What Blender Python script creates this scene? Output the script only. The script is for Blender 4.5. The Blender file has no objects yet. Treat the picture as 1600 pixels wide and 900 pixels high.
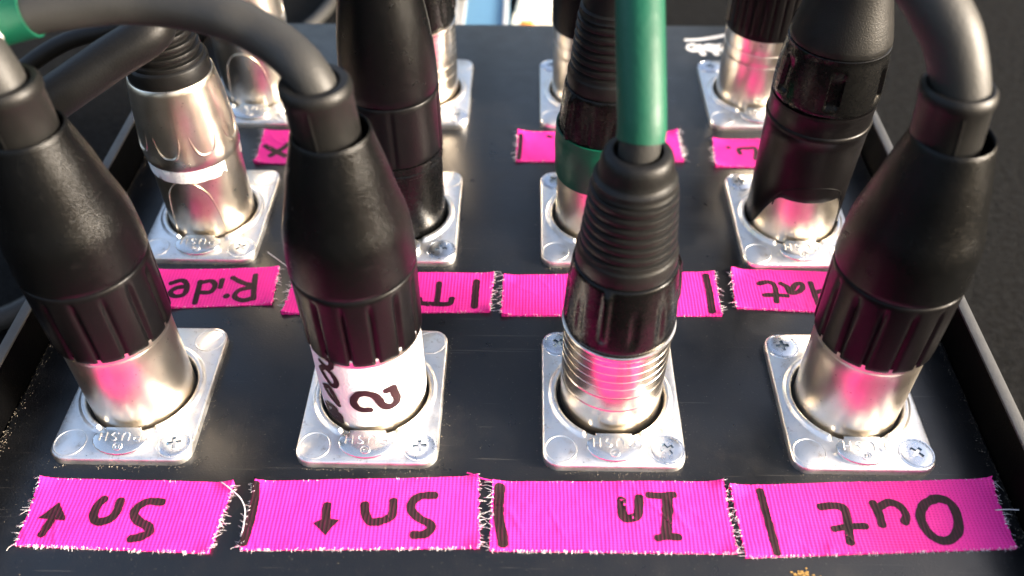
import bpy, bmesh, math, random
from mathutils import Vector, Matrix, noise
random.seed(7)
S = bpy.context.scene
COL = S.collection
MM = 0.001
R = math.radians
PI = math.pi

# ------------------------------------------------------------------ camera
Z0 = 57.0                                   # mm: height of the sockets' top face above the floor
cam = bpy.data.cameras.new('camera')
cam.sensor_width = 36.0
cam.lens = 31.644
cam.clip_start = 0.005
cam.clip_end = 200.0
cam.dof.use_dof = True
cam.dof.focus_distance = 0.172
cam.dof.aperture_fstop = 15.0
camo = bpy.data.objects.new('camera', cam)
COL.objects.link(camo)
camo.matrix_world = Matrix((
    (0.999837, -0.010433, 0.014705, 6.08 * MM),
    (0.017786, 0.704612, -0.70937, -108.738 * MM),
    (-0.00296, 0.709516, 0.704683, (136.561 + Z0) * MM),
    (0, 0, 0, 1)))
S.camera = camo

# ------------------------------------------------------------------ light
SUN_AZ = -14.0        # degrees, anticlockwise from +X
SUN_EL = 15.0
W = bpy.data.worlds.new('World')
S.world = W
W.use_nodes = True
nt = W.node_tree
sky = nt.nodes.new('ShaderNodeTexSky')
sky.sky_type = 'NISHITA'
sky.sun_disc = False
sky.sun_elevation = R(SUN_EL)
sky.sun_rotation = R(90 - SUN_AZ)
sky.dust_density = 9.0
sky.air_density = 0.8
sky.ozone_density = 0.5
nt.links.new(sky.outputs[0], nt.nodes['Background'].inputs[0])
nt.nodes['Background'].inputs[1].default_value = 0.15
sun = bpy.data.lights.new('sun', 'SUN')
sun.energy = 2.7
sun.angle = R(12)
sun.color = (1.0, 0.94, 0.87)
suno = bpy.data.objects.new('sun', sun)
COL.objects.link(suno)
sd = Vector((math.cos(R(SUN_EL)) * math.cos(R(SUN_AZ)), math.cos(R(SUN_EL)) * math.sin(R(SUN_AZ)), math.sin(R(SUN_EL))))
suno.rotation_euler = sd.to_track_quat('Z', 'Y').to_euler()
suno.location = sd * 2
S.view_settings.view_transform = 'Standard'
S.view_settings.look = 'None'
S.view_settings.gamma = 1.0
S.view_settings.exposure = 2.2
S.cycles.max_bounces = 8
S.cycles.caustics_reflective = False

DATA = {'blank_bar': {'c': [(1.29, 34.17), (47.9, 36.08), (47.61, 22.61), (1.05, 21.91)], 'f': [], 's': [(1.25, [(45.86, 34.71), (45.94, 29.45), (45.7, 23.59)])]},
 'cab': {'c2': [(-25.0, 1.5, 69.4), (-28.4, 4.6, 71.1), (-32.6, 7.2, 72.4), (-35.8, 8.2, 73.5), (-41.0, 10.0, 74.0), (-47.6, 11.5, 74.2), (-53.6, 11.6, 74.4), (-60.9, 10.9, 73.9), (-65.6, 10.3, 73.4),
                (-73.5, 9.6, 71.4), (-86.1, 8.0, 67.3), (-116.9, 15.1, 50.9)],
         'c3': [(22.8, 0.9, 60.7), (22.5, 5.3, 66.5), (22.3, 10.5, 71.8), (22.3, 16.7, 76.6), (22.6, 26.3, 82.0), (24.4, 42.9, 87.3)],
         'c4': [(64.4, 2.9, 73.2), (62.0, 5.1, 76.9), (59.0, 8.5, 80.3), (55.0, 12.5, 83.0), (49.4, 18.1, 84.5), (40.1, 26.2, 84.4), (28.2, 35.2, 82.3)],
         'floor': [(-205.8, 42.6, -53.6), (-175.7, 52.2, -53.6), (-155.3, 62.7, -53.6), (-146.2, 67.3, -53.6), (-139.9, 72.6, -53.6), (-135.4, 83.4, -53.6), (-137.9, 100.7, -53.6),
                   (-147.4, 126.3, -53.6)],
         'r2c1': [(-58.8, 32.7, 58.9), (-66.6, 27.4, 55.1), (-75.1, 23.0, 50.9), (-83.6, 20.5, 45.7), (-99.8, 19.7, 33.9), (-128.2, 22.0, 8.5)],
         'thin': [(-151.3, 69.4, -14.4), (-133.8, 79.1, 5.1), (-120.8, 82.7, 16.9), (-113.8, 84.8, 21.7), (-104.7, 86.4, 25.9), (-93.0, 86.7, 28.9), (-81.4, 87.7, 32.4), (-69.3, 94.3, 38.9),
                  (-57.6, 111.3, 47.2), (-46.6, 150.8, 58.4)]},
 'cross': {'c': [(-63.35, 88.3), (-48.61, 88.5), (-46.11, 73.77), (-62.8, 74.34)],
           'f': [],
           's': [(1.3, [(-61.62, 81.47), (-58.8, 79.42), (-55.5, 77.24)]), (1.3, [(-55.34, 82.56), (-57.81, 79.43), (-59.46, 77.35)])]},
 'green_side': {'c': [(3.67, 88.91), (45.68, 89.48), (45.83, 76.37), (3.36, 75.79)], 'f': [], 's': [(0.9, [(4.54, 87.05), (4.4, 81.54), (4.07, 76.6)]), (0.9, [(11.69, 86.89), (12.49, 86.55)])]},
 'hat': {'c': [(51.71, 36.96), (78.08, 36.12), (74.97, 23.58), (50.93, 24.91)],
         'f': [],
         's': [(1.0, [(57.03, 32.28), (59.28, 32.73), (60.38, 31.43), (59.88, 26.64)]), (1.0, [(57.63, 28.69), (60.21, 28.78), (62.55, 28.53)]),
               (1.0, [(61.8, 32.35), (62.98, 31.35), (63.25, 29.59), (64.93, 29.73), (66.28, 31.05), (66.32, 32.41), (65.0, 32.1), (63.48, 29.71)]),
               (1.0, [(68.4, 32.74), (68.53, 29.2), (68.7, 25.86)]), (1.0, [(68.43, 29.67), (70.87, 30.41), (72.17, 30.66)])]},
 'in': {'c': [(0.64, -18.92), (41.82, -18.27), (42.08, -32.41), (0.55, -32.5)],
        'f': [],
        's': [(1.5, [(1.96, -20.13), (1.86, -23.55), (2.0, -26.71), (2.57, -29.47), (2.8, -31.27)]),
              (1.25, [(23.41, -22.4), (23.33, -24.8), (23.85, -26.05), (25.52, -25.86), (26.14, -25.07), (26.53, -21.93)]), (1.1, [(28.18, -21.45), (30.37, -21.55), (32.74, -21.25)]),
              (1.5, [(31.5, -21.47), (31.16, -25.3), (30.48, -29.47)]), (1.1, [(29.01, -29.8), (30.67, -29.47), (32.69, -29.59)])]},
 'l_dot': {'c': [(54.47, 86.16), (74.8, 86.43), (72.32, 74.08), (53.62, 74.35)],
           'f': [],
           's': [(0.9, [(60.67, 79.66), (60.65, 81.64), (62.93, 82.09), (64.96, 81.87), (64.2, 77.43)]), (0.9, [(57.96, 82.44), (58.21, 82.11)])]},
 'label': [(1.05,
            [(-84.2, 7.36), (-91.9, 7.39), (-98.0, 8.18), (-99.4, 9.78), (-94.2, 11.57), (-86.3, 12.04), (-77.9, 11.31), (-73.7, 9.89), (-70.8, 8.22), (-64.8, 7.16), (-57.7, 7.33), (-54.4, 8.41),
             (-56.2, 10.29), (-57.5, 11.89)]),
           (1.05, [(-57.5, 11.89), (-64.5, 11.68)]), (0.9, [(-140.0, 22.88), (-137.1, 21.2), (-129.6, 20.77), (-121.9, 20.71)]),
           (0.8, [(-132.8, 17.72), (-123.5, 17.1), (-117.5, 17.89), (-116.8, 19.25), (-121.3, 19.78)]),
           (0.8, [(-134.7, 15.38), (-129.1, 13.84), (-121.9, 12.39), (-116.2, 13.02), (-115.1, 14.43), (-119.7, 16.05), (-127.6, 16.59), (-134.7, 15.38)]),
           (0.8, [(-134.1, 10.06), (-128.0, 8.59), (-121.8, 7.74), (-118.1, 7.13)]), (0.8, [(-135.1, 10.55), (-127.5, 11.31), (-121.9, 9.57), (-118.9, 8.08)]),
           (0.9, [(-139.9, 4.63), (-138.0, 3.43), (-131.3, 2.6), (-122.1, 2.37), (-118.8, 2.31)]), (0.9, [(-135.1, 5.45), (-124.6, 5.43), (-130.2, 3.47)]),
           (0.9, [(-130.1, 3.56), (-120.1, 4.1), (-120.0, 2.44)])],
 'logo': [(1.15, [(53.76, 137.39), (57.53, 137.67), (61.27, 138.67), (65.35, 140.16), (68.45, 141.4)]),
          (1.5, [(55.7, 134.59), (54.56, 134.11), (54.13, 132.48), (54.82, 131.34), (56.03, 131.59), (56.24, 133.2), (54.81, 133.19)]), (1.5, [(57.43, 134.15), (57.42, 131.38), (57.95, 129.1)]),
          (1.5, [(61.13, 134.19), (59.7, 134.18), (59.21, 132.32), (60.3, 131.64), (61.35, 132.34), (61.57, 133.97)]), (1.5, [(61.61, 134.2), (61.45, 131.43), (61.84, 129.15)]),
          (1.5, [(64.03, 134.46), (62.73, 133.75), (62.71, 131.9), (63.93, 132.15), (64.47, 134.24)])],
 'loose': [[(-47.88, -19.97, 0.5), (-46.46, -21.09, 0.9), (-45.18, -22.06, 0.9), (-43.81, -23.16, 0.8), (-42.71, -24.65, 0.8), (-42.13, -26.12, 0.8), (-41.95, -27.52, 0.7), (-41.89, -29.4, 0.4),
            (-42.04, -30.5, 0.2)],
           [(-4.02, -17.38, 0.6), (-2.83, -18.0, 0.9), (-1.36, -18.71, 0.9), (0.07, -18.9, 0.7), (1.78, -18.9, 0.5)],
           [(88.14, -23.48, 0.5), (90.41, -23.31, 0.5), (92.95, -23.58, 0.8), (96.57, -23.09, 0.5)], [(-52.57, 41.13, 0.15), (-50.65, 39.39, 0.3), (-47.72, 36.8, 0.4), (-45.65, 34.97, 0.4)]],
 'out': {'c': [(42.84, -19.05), (89.74, -16.98), (89.01, -30.71), (43.46, -33.09)],
         'f': [],
         's': [(1.1, [(48.05, -20.09), (48.42, -26.4), (48.78, -32.26)]), (1.2, [(58.02, -23.23), (60.41, -22.96), (61.96, -23.47), (62.14, -25.43), (61.54, -30.13)]),
               (1.0, [(59.34, -27.52), (62.09, -27.0), (65.0, -26.88)]), (1.2, [(67.3, -22.39), (67.81, -24.59), (67.82, -26.65)]),
               (1.2, [(68.3, -23.14), (70.11, -22.27), (71.76, -22.93), (72.41, -24.71), (71.77, -26.1)]),
               (1.35,
                [(78.24, -21.37), (76.2, -22.56), (74.84, -24.86), (75.04, -27.45), (76.43, -29.25), (78.52, -29.28), (80.54, -27.36), (81.27, -24.38), (80.85, -22.1), (79.28, -21.27),
                 (78.07, -21.37)])]},
 'ride': {'c': [(-75.89, 34.68), (-48.89, 36.11), (-48.2, 24.57), (-70.37, 23.1)],
          'f': [],
          's': [(1.0, [(-71.5, 30.38), (-69.23, 31.31), (-67.76, 29.83), (-67.66, 27.18), (-69.54, 26.45), (-70.79, 27.6), (-69.85, 29.03), (-67.94, 29.42)]),
                (1.0, [(-65.19, 31.25), (-64.9, 27.8), (-64.67, 24.61)]), (1.0, [(-65.06, 30.77), (-62.89, 31.41), (-61.67, 29.93), (-62.22, 27.96), (-64.69, 27.81)]),
                (1.0, [(-60.57, 31.92), (-60.35, 29.35)]), (1.2, [(-58.48, 26.85), (-58.25, 26.62)]), (1.0, [(-53.5, 33.37), (-53.0, 29.76), (-52.36, 25.95)]),
                (1.0, [(-58.43, 32.56), (-56.0, 30.91), (-53.27, 29.63), (-55.87, 28.53), (-56.59, 26.64), (-54.75, 25.51), (-52.48, 26.12)])]},
 'sn_down': {'c': [(-41.77, -19.6), (-2.04, -17.89), (-1.09, -32.05), (-41.51, -33.06)],
             'f': [[(-29.96, -27.91), (-28.46, -26.98), (-26.8, -26.95), (-25.55, -27.15), (-26.78, -28.78), (-27.45, -30.25), (-28.66, -29.06)]],
             's': [(1.25, [(-28.22, -24.19), (-28.1, -25.78), (-27.82, -27.5)]),
                   (1.25, [(-21.64, -23.99), (-21.26, -25.83), (-20.21, -27.44), (-18.42, -27.35), (-16.86, -26.54), (-16.48, -25.44), (-16.66, -23.27)]),
                   (1.25, [(-9.44, -22.02), (-11.97, -22.22), (-13.32, -23.47), (-13.33, -25.07), (-11.85, -26.62), (-10.11, -27.52), (-9.54, -28.44), (-10.62, -29.68), (-12.6, -29.86)]),
                   (1.2, [(-41.48, -20.49), (-41.03, -24.24), (-40.95, -27.71), (-41.21, -31.98)])]},
 'sn_up': {'c': [(-80.49, -19.54), (-45.6, -19.93), (-46.64, -33.73), (-79.76, -32.84)],
           'f': [[(-75.41, -24.4), (-77.97, -27.74), (-76.41, -27.81), (-73.1, -28.07), (-73.26, -27.29)]],
           's': [(1.25, [(-75.46, -28.11), (-75.75, -29.5), (-76.03, -30.79)]),
                 (1.25, [(-67.65, -23.63), (-68.46, -24.99), (-68.44, -27.06), (-67.35, -28.19), (-65.54, -27.79), (-64.67, -26.37), (-64.72, -23.91)]),
                 (1.25, [(-57.28, -24.17), (-59.71, -24.08), (-61.22, -25.13), (-61.45, -26.63), (-60.25, -27.96), (-58.37, -28.92), (-57.82, -30.07), (-58.99, -30.91), (-60.64, -31.33)])]},
 'tom': {'c': [(-44.86, 34.52), (-0.85, 34.96), (-1.42, 23.0), (-45.45, 21.78)],
         'f': [],
         's': [(1.0, [(-12.73, 31.55), (-12.75, 27.99), (-12.87, 25.21)]), (1.1, [(-16.7, 26.65), (-16.09, 25.34), (-13.27, 25.09), (-10.19, 25.14), (-9.6, 26.76)]),
               (1.25, [(-4.56, 32.27), (-4.66, 28.11), (-4.69, 24.31)])]}}
# ------------------------------------------------------------------ materials
class NB:
    def __init__(self, name):
        self.m = bpy.data.materials.new(name)
        self.m.use_nodes = True
        self.t = self.m.node_tree
        self.b = self.t.nodes['Principled BSDF']
        tc = self.t.nodes.new('ShaderNodeTexCoord')
        self.obj = tc.outputs['Object']
    def n(self, typ, **kw):
        x = self.t.nodes.new(typ)
        for k, v in kw.items():
            if k in x.inputs.keys() if isinstance(k, str) else False:
                x.inputs[k].default_value = v
            else:
                setattr(x, k, v)
        return x
    def link(self, a, b): self.t.links.new(a, b)
    def noise(self, scale, detail=3.0, rough=0.55, vec=None):
        x = self.n('ShaderNodeTexNoise', Scale=scale, Detail=detail, Roughness=rough)
        self.link(vec or self.obj, x.inputs['Vector'])
        return x.outputs['Fac']
    def ramp(self, fac, stops):
        x = self.n('ShaderNodeValToRGB')
        e = x.color_ramp.elements
        while len(e) < len(stops): e.new(0.5)
        for i, (p, c) in enumerate(stops):
            e[i].position = p
            e[i].color = (c if len(c) == 4 else (*c, 1)) if not isinstance(c, (int, float)) else (c, c, c, 1)
        self.link(fac, x.inputs[0])
        return x.outputs[0]
    def mix(self, fac, a, b):
        x = self.n('ShaderNodeMix', data_type='RGBA')
        for s, v in ((x.inputs[0], fac), (x.inputs[6], a), (x.inputs[7], b)):
            if isinstance(v, (int, float)): s.default_value = v
            elif isinstance(v, tuple): s.default_value = (*v, 1)
            else: self.link(v, s)
        return x.outputs[2]
    def math(self, op, a, b=0.0):
        x = self.n('ShaderNodeMath', operation=op)
        for i, v in enumerate((a, b)):
            if isinstance(v, (int, float)): x.inputs[i].default_value = v
            else: self.link(v, x.inputs[i])
        return x.outputs[0]
    def bump(self, h, dist, strength=1.0):
        x = self.n('ShaderNodeBump')
        x.inputs['Strength'].default_value = strength
        x.inputs['Distance'].default_value = dist
        self.link(h, x.inputs['Height'])
        self.link(x.outputs[0], self.b.inputs['Normal'])
    def set(self, color=None, rough=None, metal=None, **kw):
        for k, v in (('Base Color', color), ('Roughness', rough), ('Metallic', metal)):
            if v is None: continue
            if isinstance(v, (int, float)): self.b.inputs[k].default_value = v
            elif isinstance(v, tuple): self.b.inputs[k].default_value = (*v, 1)
            else: self.link(v, self.b.inputs[k])
        for k, v in kw.items(): self.b.inputs[k].default_value = v
        return self.m

def simple(name, color, rough, metal=0.0, vary=0.15, scale=300, bump=0.0, bscale=2500, **kw):
    q = NB(name)
    f = q.noise(scale, 4)
    lo = tuple(c * (1 - vary) for c in color); hi = tuple(min(1, c * (1 + vary)) for c in color)
    c = q.mix(f, lo, hi)
    rr = q.ramp(q.noise(scale * 1.7, 3), [(0.3, max(0.02, rough - 0.03)), (0.7, min(1, rough + 0.05))])
    if bump: q.bump(q.noise(bscale, 2), bump)
    return q.set(c, rr, metal, **kw)

M = {}
# panel paint: black satin powder coat, dusty
q = NB('black_panel_paint')
dust = q.ramp(q.noise(90, 5, 0.7), [(0.45, 0.0), (0.85, 1.0)])
c = q.mix(dust, (0.004, 0.0045, 0.0055), (0.010, 0.009, 0.009))
for ang, sx, sy, th in ((0.5, 25, 1500, 0.70), (-0.9, 30, 1300, 0.715), (1.9, 40, 1700, 0.72)):
    mp = q.n('ShaderNodeMapping')
    mp.inputs['Rotation'].default_value = (0, 0, ang)
    mp.inputs['Scale'].default_value = (sx, sy, 1)
    q.link(q.obj, mp.inputs['Vector'])
    scr = q.ramp(q.noise(1.0, 2, 0.5, mp.outputs[0]), [(th, 0.0), (th + 0.03, 0.6)])
    c = q.mix(scr, c, (0.055, 0.052, 0.048))
fine = q.ramp(q.noise(2600, 2, 0.5), [(0.70, 0.0), (0.76, 0.8)])
c = q.mix(fine, c, (0.07, 0.065, 0.055))
glue = q.ramp(q.noise(45, 6, 0.75), [(0.60, 0.0), (0.72, 0.5)])
c = q.mix(glue, c, (0.022, 0.019, 0.016))
q.bump(q.noise(3200, 2), 0.00006, 0.5)
M['panel'] = q.set(c, q.ramp(q.noise(200, 4), [(0.3, 0.27), (0.7, 0.38)]), 0.0, **{'Specular IOR Level': 0.65})
M['wall'] = simple('black_box_paint', (0.001, 0.001, 0.0011), 0.45, bump=0.00006, bscale=3000, **{'Specular IOR Level': 0.03})
M['edge'] = simple('bare_metal_edge', (0.06, 0.06, 0.06), 0.5, 0.0, 0.3, 400, 0.00005, 2500)
M['carpet'] = None
q = NB('black_stage_carpet')
f = q.noise(420, 5, 0.7); f2 = q.noise(1300, 3, 0.8)
q.bump(q.math('ADD', f, q.math('MULTIPLY', f2, 0.7)), 0.003, 1.0)
M['carpet'] = q.set(q.mix(q.ramp(f, [(0.35, 0.0), (0.65, 1.0)]), (0.0015, 0.0016, 0.0018), (0.013, 0.0138, 0.0148)), 0.95, 0.0, **{'Specular IOR Level': 0.1})
# die-cast nickel flange
q = NB('cast_nickel_flange')
stain = q.ramp(q.noise(150, 6, 0.7), [(0.52, 0.0), (0.78, 1.0)])
c = q.mix(stain, (0.90, 0.885, 0.86), (0.70, 0.62, 0.52))
grime = q.ramp(q.noise(420, 7, 0.8), [(0.56, 0.0), (0.72, 1.0)])
c = q.mix(q.math('MULTIPLY', grime, 0.75), c, (0.34, 0.26, 0.18))
spk = q.ramp(q.noise(1500, 2, 0.5), [(0.70, 0.0), (0.76, 1.0)])
c = q.mix(spk, c, (0.35, 0.32, 0.28))
q.bump(q.noise(1400, 4), 0.00009, 0.35)
M['flange'] = q.set(c, q.ramp(q.noise(350, 4), [(0.3, 0.34), (0.75, 0.48)]), 1.0)
q = NB('polished_push_tab')
c = q.mix(q.noise(220, 4), (0.74, 0.72, 0.69), (0.86, 0.85, 0.83))
q.bump(q.noise(900, 3), 0.00004, 0.4)
M['tab'] = q.set(c, 0.27, 1.0)
M['screw'] = simple('zinc_screw', (0.72, 0.75, 0.80), 0.28, 1.0, 0.08, 900, 0.00003, 3000)
M['slot'] = simple('screw_recess', (0.10, 0.15, 0.20), 0.35, 1.0, 0.3, 900)
# nickel plug barrel: satin with smudges
def nickel(name, a, b, r0, r1):
    q = NB(name)
    s = q.ramp(q.noise(130, 5, 0.65), [(0.4, 0.0), (0.8, 1.0)])
    c = q.mix(s, a, b)
    k = q.ramp(q.noise(1100, 3, 0.6), [(0.66, 0.0), (0.74, 0.7)])
    c = q.mix(k, c, (0.25, 0.2, 0.15))
    q.bump(q.noise(2600, 3), 0.00002, 0.3)
    return q.set(c, q.ramp(q.noise(240, 4), [(0.3, r0), (0.75, r1)]), 1.0)
M['barrel'] = nickel('satin_nickel_barrel', (0.84, 0.775, 0.68), (0.76, 0.67, 0.55), 0.28, 0.34)
M['barrel_bright'] = nickel('polished_nickel_barrel', (0.84, 0.77, 0.67), (0.70, 0.58, 0.44), 0.2, 0.27)
M['barrel_worn'] = nickel('worn_nickel_barrel', (0.84, 0.76, 0.64), (0.68, 0.57, 0.44), 0.27, 0.35)
# plastics
q = NB('leathery_black_plastic')
vo = q.noise(5200, 2, 0.5)
q.bump(vo, 0.00010, 0.8)
wear = q.math('ADD', q.ramp(q.noise(500, 5, 0.75), [(0.58, 0.0), (0.8, 1.0)]), q.ramp(q.noise(170, 7, 0.8), [(0.70, 0.0), (0.75, 1.2)]))
M['shell'] = q.set(q.mix(wear, (0.0018, 0.0019, 0.002), (0.006, 0.006, 0.006)), q.ramp(q.noise(420, 3), [(0.3, 0.22), (0.7, 0.28)]), 0.0, **{'Specular IOR Level': 0.19})
M['collar'] = simple('smooth_black_plastic', (0.003, 0.0027, 0.003), 0.33, 0, 0.3, 500, 0.00003, 2500, **{'Specular IOR Level': 0.15})
M['gloss'] = simple('glossy_black_plastic', (0.0025, 0.0025, 0.0025), 0.26, 0, 0.3, 500, 0.00002, 1500, **{'Specular IOR Level': 0.2})
M['rubber'] = simple('matt_black_rubber', (0.006, 0.0058, 0.0055), 0.42, 0, 0.3, 400, 0.00005, 3500, **{'Specular IOR Level': 0.24})
M['cable'] = simple('grey_black_cable_jacket', (0.024, 0.0235, 0.022), 0.5, 0, 0.25, 200, 0.00006, 2500, **{'Specular IOR Level': 0.35})
M['black_cable'] = simple('black_cable_jacket', (0.005, 0.005, 0.005), 0.42, 0, 0.2, 200, 0.00006, 2500, **{'Specular IOR Level': 0.22})
M['green'] = simple('green_heatshrink', (0.002, 0.062, 0.034), 0.5, 0, 0.2, 150, 0.00008, 700, **{'Specular IOR Level': 0.3})
M['green_tape'] = simple('green_vinyl_tape', (0.002, 0.085, 0.046), 0.34, 0, 0.2, 200, 0.0001, 350, **{'Specular IOR Level': 0.3})
M['white_tape'] = simple('white_cloth_tape', (0.87, 0.86, 0.85), 0.6, 0, 0.03, 300, 0.0001, 1500)
M['dark'] = simple('dark_hole', (0.01, 0.01, 0.01), 0.6, 0)
q = NB('black_marker_ink')
wv = q.n('ShaderNodeTexWave', wave_type='BANDS', bands_direction='X', Scale=462.0, Distortion=1.2, Detail=2.0)
q.link(q.obj, wv.inputs['Vector'])
ic = q.mix(q.noise(700, 4, 0.7), (0.006, 0.003, 0.004), (0.03, 0.008, 0.012))
skip = q.math('MULTIPLY', q.ramp(wv.outputs['Fac'], [(0.55, 0.0), (1.0, 0.5)]), q.ramp(q.noise(300, 3), [(0.4, 0.0), (0.65, 1.0)]))
q.bump(wv.outputs['Fac'], 0.00008, 0.4)
M['ink'] = q.set(q.mix(skip, ic, (0.16, 0.008, 0.06)), 0.62, 0.0, **{'Specular IOR Level': 0.3})
q = NB('marker_ink_on_label')
M['label_ink'] = q.set(q.mix(q.noise(500, 3), (0.010, 0.004, 0.006), (0.035, 0.010, 0.015)), 0.6, 0.0, **{'Specular IOR Level': 0.2})
M['logo'] = simple('white_panel_print', (0.80, 0.79, 0.76), 0.5, 0, 0.03)
# pink gaffer tape: woven
q = NB('pink_gaffer_cloth')
wx = q.n('ShaderNodeTexWave', wave_type='BANDS', bands_direction='X', Scale=462.0, Distortion=1.2, Detail=2.0)
wx.inputs['Detail Scale'].default_value = 0.6
wy = q.n('ShaderNodeTexWave', wave_type='BANDS', bands_direction='Y', Scale=640.0, Distortion=1.2, Detail=2.0)
wy.inputs['Detail Scale'].default_value = 0.6
for x in (wx, wy): q.link(q.obj, x.inputs['Vector'])
fx, fy = wx.outputs['Fac'], wy.outputs['Fac']
weave = q.math('MULTIPLY', q.math('ADD', q.math('MULTIPLY', fx, 0.6), q.math('MULTIPLY', fy, 0.4)), 1.0)
irr = q.noise(320, 4, 0.6)
c = q.mix(q.ramp(weave, [(0.05, 0.0), (0.35, 1.0)]), (0.70, 0.008, 0.205), (0.97, 0.02, 0.335))
c = q.mix(q.math('MULTIPLY', q.ramp(fx, [(0.6, 0.0), (1.0, 1.0)]), q.ramp(irr, [(0.35, 0.0), (0.7, 0.30)])), c, (0.90, 0.06, 0.50))
worn = q.ramp(q.noise(70, 5, 0.7), [(0.45, 0.0), (0.8, 0.5)])
c = q.mix(worn, c, (0.88, 0.03, 0.34))
grub = q.ramp(q.noise(240, 6, 0.75), [(0.63, 0.0), (0.80, 0.45)])
c = q.mix(grub, c, (0.34, 0.02, 0.13))
q.bump(q.math('ADD', weave, q.math('MULTIPLY', irr, 0.5)), 0.00012, 0.5)
M['pink'] = q.set(c, 0.62, 0.0)
q = NB('frayed_thread')
M['thread'] = q.set(q.mix(q.ramp(q.noise(900, 3, 0.6), [(0.32, 0.0), (0.44, 1.0)]), (0.86, 0.26, 0.50), (0.84, 0.78, 0.79)), 0.8, 0.0)
M['dust'] = simple('pale_dust', (0.26, 0.22, 0.17), 0.9, 0, 0.6, 4000)
M['blue'] = simple('light_blue_plastic', (0.085, 0.20, 0.32), 0.5, 0, 0.08, 60)
M['cream'] = simple('cream_vinyl', (0.86, 0.80, 0.66), 0.6, 0, 0.05, 60)
M['orange'] = simple('orange_plastic', (0.75, 0.28, 0.03), 0.5)
M['strip'] = simple('pale_metal_trim', (0.75, 0.72, 0.66), 0.4, 0.6)

# ------------------------------------------------------------------ helpers (all coordinates in mm)
WARP = False
ZK = ((-10, -10), (1, 1.2), (8, 12), (15, 18.4), (17, 20.4), (32, 35.2), (45, 46.5), (60, 60.2), (120, 120.2))
def zwarp(z):
    """plug drawing height -> height measured on the plugs"""
    for (a, b), (c, d) in zip(ZK, ZK[1:]):
        if z <= c: return b + (d - b) * (z - a) / (c - a)
    return z

def mesh(name, V, F, mat, smooth=True, sharp=None):
    if WARP: V = [(x, y, zwarp(z)) for x, y, z in V]
    me = bpy.data.meshes.new(name)
    me.from_pydata([(x * MM, y * MM, z * MM) for x, y, z in V], [], F)
    me.materials.append(M[mat] if isinstance(mat, str) else mat)
    bm = bmesh.new(); bm.from_mesh(me)
    bmesh.ops.recalc_face_normals(bm, faces=bm.faces)
    bm.to_mesh(me); bm.free()
    if smooth:
        me.polygons.foreach_set('use_smooth', [True] * len(me.polygons))
        me.set_sharp_from_angle(angle=R(sharp or 38))
    return me

def link(name, me, parent=None, loc=(0, 0, 0), **props):
    o = bpy.data.objects.new(name, me)
    COL.objects.link(o)
    o.location = [c * MM for c in loc]
    if parent is not None: o.parent = parent
    for k, v in props.items(): o[k] = v
    return o

def thing(name, label, cat, loc, group=None, rz=0.0):
    o = bpy.data.objects.new(name, None)
    COL.objects.link(o)
    o.empty_display_size = 0.005
    o.location = [c * MM for c in loc]
    o.rotation_euler = (0, 0, rz)
    o['label'] = label; o['category'] = cat
    if group: o['group'] = group
    return o

def lathe(prof, n=72, rf=None, zf=None, cap_top=False, cap_bot=False):
    V, F = [], []
    for k, (r, z) in enumerate(prof):
        for i in range(n):
            t = 2 * PI * i / n
            rr = r + (rf(t, z, k) if rf else 0.0)
            zz = z + (zf(t, z, k) if zf else 0.0)
            V.append((rr * math.cos(t), rr * math.sin(t), zz))
    for k in range(len(prof) - 1):
        for i in range(n):
            j = (i + 1) % n
            F.append((k * n + i, k * n + j, (k + 1) * n + j, (k + 1) * n + i))
    if cap_bot: F.append(tuple(range(n))[::-1])
    if cap_top: F.append(tuple((len(prof) - 1) * n + i for i in range(n)))
    return V, F

def spline(P, step):
    """Catmull-Rom through the points P, resampled about every STEP."""
    P = [Vector(p) for p in P]
    if len(P) == 2:
        n = max(2, int((P[1] - P[0]).length / step) + 1)
        return [P[0].lerp(P[1], i / (n - 1)) for i in range(n)]
    Q = [P[0] * 2 - P[1]] + P + [P[-1] * 2 - P[-2]]
    out = []
    for i in range(1, len(Q) - 2):
        a, b, c, d = Q[i - 1:i + 3]
        n = max(1, int((c - b).length / step))
        for k in range(n):
            t = k / n
            out.append(0.5 * ((2 * b) + (c - a) * t + (2 * a - 5 * b + 4 * c - d) * t * t + (3 * b - a - 3 * c + d) * t ** 3))
    out.append(P[-1].copy())
    return out

def tube(P, r, n=20, taper=None, caps=True):
    V, F = [], []
    T = [(P[min(i + 1, len(P) - 1)] - P[max(i - 1, 0)]).normalized() for i in range(len(P))]
    up = Vector((0, 0, 1)) if abs(T[0].z) < 0.9 else Vector((1, 0, 0))
    a = T[0].cross(up).normalized()
    for i, p in enumerate(P):
        a = (a - T[i] * a.dot(T[i])).normalized()
        b = T[i].cross(a)
        rr = r * (taper(i / (len(P) - 1)) if taper else 1.0)
        for k in range(n):
            t = 2 * PI * k / n
            V.append(tuple(p + (a * math.cos(t) + b * math.sin(t)) * rr))
    for i in range(len(P) - 1):
        for k in range(n):
            l = (k + 1) % n
            F.append((i * n + k, i * n + l, (i + 1) * n + l, (i + 1) * n + k))
    if caps:
        F.append(tuple(range(n))[::-1]); F.append(tuple((len(P) - 1) * n + k for k in range(n)))
    return V, F

def join(*parts):
    V, F = [], []
    for v, f in parts:
        o = len(V); V += list(v); F += [tuple(i + o for i in q) for q in f]
    return V, F

def move(vf, dx=0, dy=0, dz=0):
    return [(x + dx, y + dy, z + dz) for x, y, z in vf[0]], vf[1]

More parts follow.
